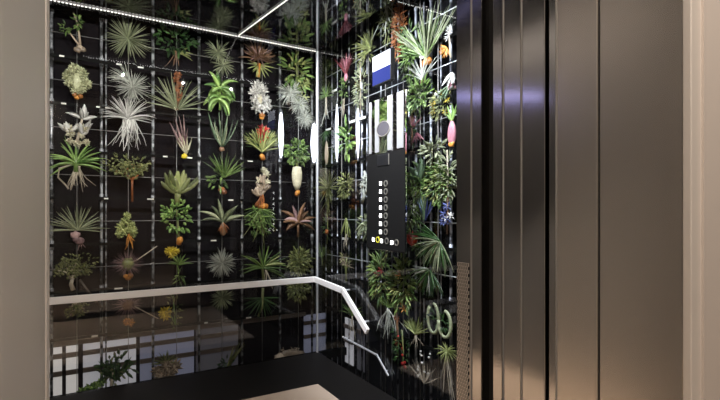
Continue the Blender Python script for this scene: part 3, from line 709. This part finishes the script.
P('b', 232, 354, 'cane_plant', 'slanting yellow-green canes near the floor at the back', [
    ('canes', fan(6, 32, 1.5, (-6, -16), (52, 75), 0, 4, .02), 'olive'), ('foliage', cloud(12, 14, 16, 6, 1.3, (-6, -10)), 'dark')])
P('b', 286, 354, 'moss_mound', 'low beige mossy mound near the floor by the corner', [  # beige glow at the glass foot, modelled as a mound
    ('mound', lumps([(-4, -2), (3, 0), (9, -2)], (5, 7), (1.5, .8, .7)).merge(cloud(26, 9, 40, 4, .9, (2, 1))), 'sand')])
# right glass, from the corner to the door
P('s', 326, 99, 'small_palm', 'small bright palm with tapering roots just right of the corner', [
    ('fronds', fan(16, 14, 1.4, (0, 2), (10, 170), .5), 'bright'), ('trunk', stem([(0, -16), (0, 3)], 1.4, 1), 'pale'), ('roots', roots(6, 20, (0, -8), .5, .6), 'silver')])
P('s', 326, 141, 'hanging_pod_vine', 'dark leaves above a long brown pod just right of the corner lamp', [
    ('foliage', fan(10, 13, 1.5, (0, 10), (180, 360), .3), 'dark'), ('pod', pod((1, -12), 5, 24), 'sand')])
P('s', 346, 62, 'pink_bromeliad', 'pink red bromeliad opening upward like a fan near the corner', [
    ('foliage', fan(16, 22, 1.4, (0, -13), (50, 130), .15, 6), 'maroon'), ('inner_leaves', fan(12, 19, 1.2, (0, -12), (60, 120), .1), 'pink'), ('bulb', pod((0, -15), 5, 9), 'pink')])
P('s', 344, 20, 'flower_spike_plant', 'yellow-green upright flower spike above the pink bromeliad', [
    ('spike', fingers(5, 22, 1.6, (0, -10), (80, 100), 0), 'lime'), ('bracts', cloud(6, 26, 20, 6, 1.4, (0, 0)), 'lime')])
P('s', 344, 95, 'rooted_vine', 'narrow green vine with pale roots under the pink bromeliad', [
    ('foliage', cloud(7, 26, 26, 6, 1.4, (0, 4)), 'green'), ('roots', roots(5, 18, (0, -4), .25, .7), 'pale')])
P('s', 346, 139, 'broad_leaf_vine', 'single column of bright broad green leaves beside the thin lamp', [
    ('foliage', cloud(11, 34, 20, 12, 3.4, (0, 0)), 'bright'), ('stem', stem([(0, -19), (0, 16)], .9, .7), 'green')])
P('s', 328, 186, 'spiky_epiphyte', 'spiky grey-green epiphyte right of the cream gourd', [
    ('foliage', burst(44, 20, 1.1, (0, -2), (0, -1, .3), (10, 100), .2), 'olive'), ('roots', roots(6, 20, (0, -12), .3, .6), 'olive')])
P('s', 345, 186, 'bushy_epiphyte', 'bushy yellow-green epiphyte below the broad leaf vine', [
    ('foliage', cloud(17, 24, 60, 6, 1.7, (0, 0)), 'olive'), ('young_leaves', cloud(15, 20, 18, 6, 1.7, (0, 1)), 'lime')])
P('s', 364, 186, 'white_driftwood', 'twisted white driftwood piece left of the black button plate', [
    ('wood', stem([(-3, -16), (1, -8), (-3, 0), (3, 8), (0, 15)], 2.2, 1.4).merge(stem([(2, -8), (5, 2), (2, 12)], 1.6, 1.2)).merge(heads([(1, 8), (-1, 1)], 5)), 'silver'), ('moss', cloud(7, 14, 14, 5, 1., (0, 0)), 'silver')], cat='driftwood')
P('s', 327, 226, 'slender_climber', 'slender dark climber with a rusty knot below the spiky epiphyte', [
    ('stem', stem([(0, -18), (1, 0), (0, 18)], .8, .6), 'olive'), ('knot', lumps([(0, -6)], (2, 3)), 'rust'), ('foliage', cloud(8, 30, 16, 6, 1.2), 'dark')])
P('s', 346, 228, 'twin_leaf_plant', 'pair of yellow-green leaves hanging over the lower wire frame', [
    ('foliage', fan(7, 20, 1.9, (0, 10), (245, 295), .1), 'lime'), ('roots', roots(4, 18, (0, -6), .2, .6), 'pale')])
P('s', 365, 226, 'pale_leaf_plant', 'pale green leaves beside the lower left of the button plate', [
    ('foliage', fan(14, 20, 2.2, (0, 4), (200, 370), .5).merge(cloud(12, 22, 18, 7, 2.)), 'grey')])
P('s', 322, 254, 'corner_fern', 'small dark fern in the corner just above the handrail', [
    ('fronds', fan(16, 16, 1.3, (0, -4), (40, 150), .4), 'green'), ('stem', stem([(0, -12), (0, 2)], .9, .7), 'olive')])
P('s', 346, 264, 'thin_yellow_shrub', 'thin yellow stemmed shrub behind the bend of the handrail', [
    ('stem', stem([(0, -18), (0, -4), (1, 6)], 1.6, .8), 'olive'), ('twigs', fan(12, 15, .8, (0, -2), (5, 175), .1, 5, .1), 'sand'), ('foliage', cloud(16, 14, 16, 4, 1., (0, 4)), 'lime')])
P('s', 368, 50, 'grass_fern', 'yellow-green grassy fern left of the screen', [
    ('fronds', fan(26, 26, 1.2, (4, 0), (70, 215), .35, 7).merge(cloud(16, 24, 24, 7, 1.1)), 'olive'), ('young_fronds', fan(8, 22, 1.2, (4, -2), (100, 200), .3), 'lime')])
P('s', 399, 32, 'rusty_fern', 'tall rust brown hanging fern above the screen', [
    ('fronds', cloud(14, 58, 220, 5, 1.2, (0, 0), .8), 'rust'), ('stem', stem([(0, -28), (0, 30)], 1, .8), 'brown')])
P('s', 426, 46, 'arching_bromeliad', 'large bromeliad with long arching pale leaves from an orange base', [
    ('foliage', fan(20, 54, 2.2, (0, -14), (48, 132), .25, 8, .02), 'grey'), ('green_leaves', fan(14, 44, 2., (0, -12), (50, 150), .4, 8), 'green'), ('base', lumps([(0, -16), (-3, -17), (3, -16)], (3, 4)), 'orange')])
P('s', 409, 52, 'broad_green_fern', 'dark green fern between the rusty fern and the arching bromeliad', [
    ('fronds', cloud(16, 60, 90, 9, 2.), 'green')])
P('s', 448, 45, 'orange_spider_flower', 'orange petalled flower with white stamens beside the door post', [
    ('petals', fan(10, 10, 2., (-1, -3), (120, 300), .3), 'orange'), ('stamens', petals([(1, 12), (2, 16), (0, 8)], 8, 5, .8), 'white'), ('stem', stem([(3, -14), (2, 0), (1, 14)], 1., .7), 'pale')], cat='flower')
P('s', 452, 82, 'white_pink_bloom', 'white and pink drooping bloom beside the door post', [
    ('petals', fan(9, 17, 3.2, (0, 10), (235, 300), .1, 5, .02, .2, 'oval'), 'white'), ('heart', fan(4, 12, 2.2, (0, 4), (250, 290), .1, 5, .02, .2, 'oval'), 'pink'), ('foliage', fan(6, 16, 3, (-3, -2), (190, 260), .3), 'bluegreen')], cat='flower')
P('s', 418, 94, 'leafy_thicket', 'dense leafy green thicket right of the speaker disc', [
    ('foliage', cloud(26, 30, 80, 9, 2.2), 'green'), ('pale_leaves', cloud(26, 28, 24, 8, 2.), 'grey')])
P('s', 440, 104, 'yellow_mottled_shrub', 'yellow mottled shrub below the white and pink bloom', [
    ('foliage', cloud(20, 26, 54, 7, 1.8), 'olive'), ('flowers', petals(scatter(18, 22, 6), 6, 4, 1.4), 'yellow')])
P('s', 412, 128, 'pink_ginger', 'pink ginger bracts on a stem right of the speaker disc', [
    ('bracts', fan(8, 14, 2.2, (0, 0), (40, 140), .1).merge(fan(6, 12, 1.8, (6, -6), (240, 320), .1)), 'pink'), ('stem', stem([(0, -18), (0, 14)], 1.3, .9), 'brown'), ('foliage', cloud(12, 34, 18, 8, 1.8), 'dark')], cat='flower')
P('s', 452, 126, 'torch_ginger', 'green topped orange-pink torch shaped bulb beside the door post', [
    ('bulb', pod((0, -7), 9, 26), 'pink'), ('foliage', fan(7, 18, 2.2, (0, 4), (60, 125), .2), 'bright'), ('base', lumps([(0, -18)], (3, 4)), 'orange')])
P('s', 432, 152, 'pale_leaf_shrub', 'pale leaved shrub right of the top of the button plate', [
    ('foliage', cloud(24, 22, 50, 9, 2.4), 'grey'), ('stem', stem([(0, -14), (0, 10)], 1, .8), 'olive')])
P('s', 418, 174, 'large_leaf_plant', 'large dark and grey leaves just right of the button plate', [
    ('foliage', fan(14, 26, 4.2, (2, -8), (40, 165), .5), 'bluegreen'), ('lower_leaves', cloud(18, 34, 46, 9, 2.2, (0, -8)), 'green')])
P('s', 437, 182, 'leafy_vine', 'thick leafy green vine between button plate and door post', [
    ('foliage', cloud(26, 42, 110, 8, 2.1), 'green'), ('young_leaves', cloud(24, 38, 36, 8, 1.9), 'lime')])
P('s', 424, 206, 'hooded_leaf', 'upright blue-green leaves with one yellow-green leaf, right of the lit buttons', [
    ('foliage', fan(10, 30, 3., (0, -14), (65, 115), .1), 'bluegreen'), ('young_leaf', fan(2, 20, 3., (1, -4), (92, 112), .1), 'lime'), ('pale_leaves', fan(6, 26, 1.8, (2, -14), (60, 120), .1), 'violet')])
P('s', 447, 214, 'violet_orchid', 'dim violet and white orchid beside the door post', [
    ('flowers', petals(scatter(10, 18, 5), 6, 6, 2.), 'violet'), ('white_flowers', petals([(-2, -4), (4, -2)], 6, 5, 1.6), 'white'), ('stem', stem([(0, -20), (1, 16)], 1, .7), 'brown')], cat='flower')
P('s', 414, 238, 'red_heliconia', 'red and salmon patterned leaves by the lower right of the button plate', [
    ('bracts', fan(12, 16, 3.2, (-2, -8), (50, 140), .2, 5, .03, .2, 'oval'), 'red'), ('pale_bracts', fan(8, 14, 2.6, (-3, -6), (60, 150), .2), 'pink'), ('foliage', cloud(16, 18, 20, 8, 1.8, (6, -4)), 'dark')], cat='flower')
P('s', 437, 258, 'dark_palm', 'dark palm with drooping striped fronds beside the door post', [
    ('fronds', fan(30, 34, 1.5, (4, 16), (150, 300), .7, 8), 'grey'), ('shaded_fronds', fan(26, 36, 2., (2, 18), (130, 310), .6, 8), 'dark')])  # dark leaf tone set among pale fronds, giving the stripes
P('s', 380, 276, 'red_tipped_heliconia', 'green heliconia with small red flowers under the left of the button plate', [
    ('foliage', cloud(18, 52, 60, 12, 2.2, (0, 0)), 'green'), ('young_leaves', cloud(16, 46, 24, 11, 2., (0, 0)), 'lime'), ('flowers', petals([(-1, 2), (4, 6)], 5, 7, 1.7, (10, 60)), 'red')])
P('s', 402, 284, 'orange_tipped_heliconia', 'green heliconia with an orange flower under the right of the button plate', [
    ('foliage', cloud(24, 56, 80, 12, 2.2, (0, 0)), 'green'), ('young_leaves', cloud(20, 46, 30, 11, 2., (0, 0)), 'lime'), ('flowers', petals([(-2, 8), (3, -24)], 6, 8, 1.8, (10, 60)), 'orange')])
P('s', 414, 324, 'yellow_grass_tuft', 'yellow-green grassy tuft below the heliconias', [
    ('foliage', fan(24, 20, .9, (2, -10), (30, 150), .3, 6), 'lime'), ('roots', roots(8, 16, (2, -8), .5, .5), 'pale')])
P('s', 397, 334, 'bark_orchid', 'thin orchid on brown bark below the green heliconias', [
    ('bark', stem([(0, -24), (1, 0), (-1, 24)], 1.8, 1.4), 'brown'), ('flowers', petals([(0, 16), (2, -8)], 6, 5, 1.5), 'rust'), ('foliage', cloud(12, 40, 24, 6, 1.2), 'dark')])
P('s', 440, 322, 'looping_vine', 'pale vine curling in two hanging loops beside the door post', [
    ('loops', MB().tube([(Vector((-7 + 6.5 * math.sin(k * PI / 9), -2, 2 + 15 * math.cos(k * PI / 9)))) for k in range(17)], 1.7, 6).merge(MB().tube([(Vector((7 + 7 * math.sin(k * PI / 9), -3, 0 + 13 * math.cos(k * PI / 9)))) for k in range(15)], 1.7, 6)), 'grey'), ('leaves', cloud(26, 26, 20, 7, 1.8), 'dark')])
P('s', 447, 352, 'spider_plant', 'small yellow-green spider plant with long bare roots near the perforated strip', [
    ('foliage', burst(30, 13, .9, (0, 0), (0, -.6, .8), (5, 100), .7, 6), 'lime'), ('roots', roots(8, 46, (0, -2), .3, .55, .06), 'pale')])
P('s', 402, 352, 'red_berry_vine', 'dark trailing vine with red berries low on the right glass', [
    ('stem', stem([(0, 22), (2, 0), (-1, -22)], .9, .6), 'olive'), ('berries', lumps(scatter(12, 30, 6), (1.4, 2.2)), 'red'), ('foliage', cloud(16, 40, 24, 6, 1.2), 'dark')])
P('s', 424, 366, 'white_sprig', 'sparse white sprigs low on the right glass left of the spider plant', [
    ('twigs', fan(12, 26, .8, (0, -18), (40, 140), .1, 6, .12), 'pale'), ('buds', lumps(scatter(16, 34, 12), (.9, 1.5)), 'white')])
P('s', 352, 316, 'shade_fern', 'dim fern behind the sloping end of the handrail', [
    ('fronds', fan(14, 18, 1.1, (0, 0), (20, 160), .5), 'green'), ('roots', roots(6, 22, (0, 0), .4, .5), 'pale')])

P('s', 410, 206, 'narrow_leaf_bush', 'narrow leaved green bush touching the right edge of the button plate', [
    ('foliage', cloud(20, 44, 80, 9, 1.9), 'green'), ('pale_leaves', cloud(18, 40, 30, 9, 1.6), 'silver')])
P('s', 447, 176, 'pale_stem_shrub', 'pale stemmed shrub directly beside the door post at button height', [
    ('foliage', cloud(18, 50, 70, 8, 1.7), 'grey'), ('stem', stem([(0, -26), (1, 0), (0, 26)], 1., .7), 'pale')])
P('s', 430, 276, 'striped_leaf_plant', 'dark plant with pale striped leaves under the dark palm', [
    ('foliage', fan(16, 28, 2.4, (0, 6), (170, 330), .5), 'dark'), ('pale_leaves', fan(14, 26, 1.4, (0, 6), (160, 320), .6), 'silver')])
P('s', 388, 318, 'fine_root_orchid', 'orchid with many fine pale roots right of the lower end of the handrail', [
    ('roots', roots(18, 34, (0, 10), .5, .5), 'silver'), ('foliage', fan(10, 14, 1.4, (0, 10), (20, 160), .4), 'green')])
P('s', 422, 70, 'silver_blade_plant', 'silver bladed plant above the leafy thicket', [
    ('foliage', fan(16, 26, 1.6, (0, -10), (40, 140), .3), 'silver'), ('base', lumps([(0, -12)], (2, 3)), 'brown')])
P('s', 387, 22, 'tangled_vine', 'tangled olive vine with pale tendrils above the screen', [
    ('foliage', cloud(16, 40, 50, 8, 1.6), 'olive'), ('tendrils', roots(10, 34, (0, 16), .4, .6), 'silver')])
P('s', 360, 88, 'pale_climber', 'pale climber with thin leaves left of the mirror plate', [
    ('foliage', cloud(12, 50, 56, 8, 1.5), 'grey'), ('stem', stem([(0, -26), (1, 0), (0, 26)], 1., .7), 'pale')])
P('s', 335, 28, 'trailing_lichen', 'grey trailing lichen high up by the corner', [
    ('threads', roots(20, 36, (0, 16), .4, .5), 'silver'), ('foliage', cloud(12, 24, 30, 6, 1.3), 'grey')])

# ------------------------------------------------------------------ light
def area(name, loc, target, sx, sy_, power, col=(1, 1, 1), spread=180):
    l = bpy.data.lights.new(name, 'AREA'); l.shape = 'RECTANGLE'; l.size = sx; l.size_y = sy_; l.energy = power; l.color = col; l.spread = math.radians(spread)
    o = bpy.data.objects.new(name, l); C.objects.link(o); o.location = loc
    d = Vector(target) - Vector(loc); o.rotation_euler = d.to_track_quat('-Z', 'Y').to_euler(); return o
def spot(name, loc, target, power, angle, col=(1, 1, 1), r=.008):
    l = bpy.data.lights.new(name, 'SPOT'); l.energy = power; l.spot_size = math.radians(angle); l.spot_blend = .6; l.color = col; l.shadow_soft_size = r; l.use_soft_falloff = False
    o = bpy.data.objects.new(name, l); C.objects.link(o); o.location = loc
    d = Vector(target) - Vector(loc); o.rotation_euler = d.to_track_quat('-Z', 'Y').to_euler(); return o
for i, (x, tx) in enumerate([(-.25, -.1), (.30, .35), (.80, .85), (1.25, 1.35)]):
    spot('ceiling_spot', (x, 1.9, 2.27), (tx, YB + .14, 1.72), (54, 54, 58, 74)[i], 66, (1, .96, .90))
for i, (y, ty) in enumerate([(1.35, 1.4), (1.85, 1.85), (2.35, 2.35), (2.85, 2.85)]):
    spot('side_spot', (.85, y, 2.27), (XR + .14, ty, 1.6), 95, 100, (.88, .92, 1))
area('cabin_wall_washer', (-.35, 1.9, 2.28), (-.62, 1.9, 1.9), 1.6, .06, 9, (1, .90, .80))  # added fill brightening the left wall that the door steel mirrors
spot('floor_spot', (-.15, 1.5, 2.27), (-.15, 1.5, 0), 130, 60, (1, .86, .70))  # added fill on the floor for the brightness mirrored in the steel
for y in (1.2, 1.9, 2.5): spot('left_spot', (.25, y, 2.27), (-.6, y, .10), 120, 34, (1, .90, .78))  # unseen spots added to brighten the wall foot mirrored by the jamb
area('lobby_light', (.42, -.30, 2.6), (.42, .1, 0), 1.6, .5, 66, (1, .90, .80))
e = empty('light_strip', (XL, 2.37, 1.9), 'blue-violet light strip on the left cabin wall, mirrored in the steel door edges', 'light')
MB().tube([(XL + .012, 1.95, 1.81), (XL + .012, 2.85, 2.0)], .014, 8).build('diffuser', 'blue_lamp', e, lambda v: v - Vector((XL, 2.37, 1.9)))

w = bpy.data.worlds.new('dim_surround'); bpy.context.scene.world = w; w.use_nodes = True
w.node_tree.nodes['Background'].inputs[0].default_value = (.9, .85, .8, 1); w.node_tree.nodes['Background'].inputs[1].default_value = .02
vs = bpy.context.scene.view_settings
vs.view_transform = 'Standard'; vs.look = 'None'; vs.exposure = 0; vs.gamma = 1; vs.use_curve_mapping = False
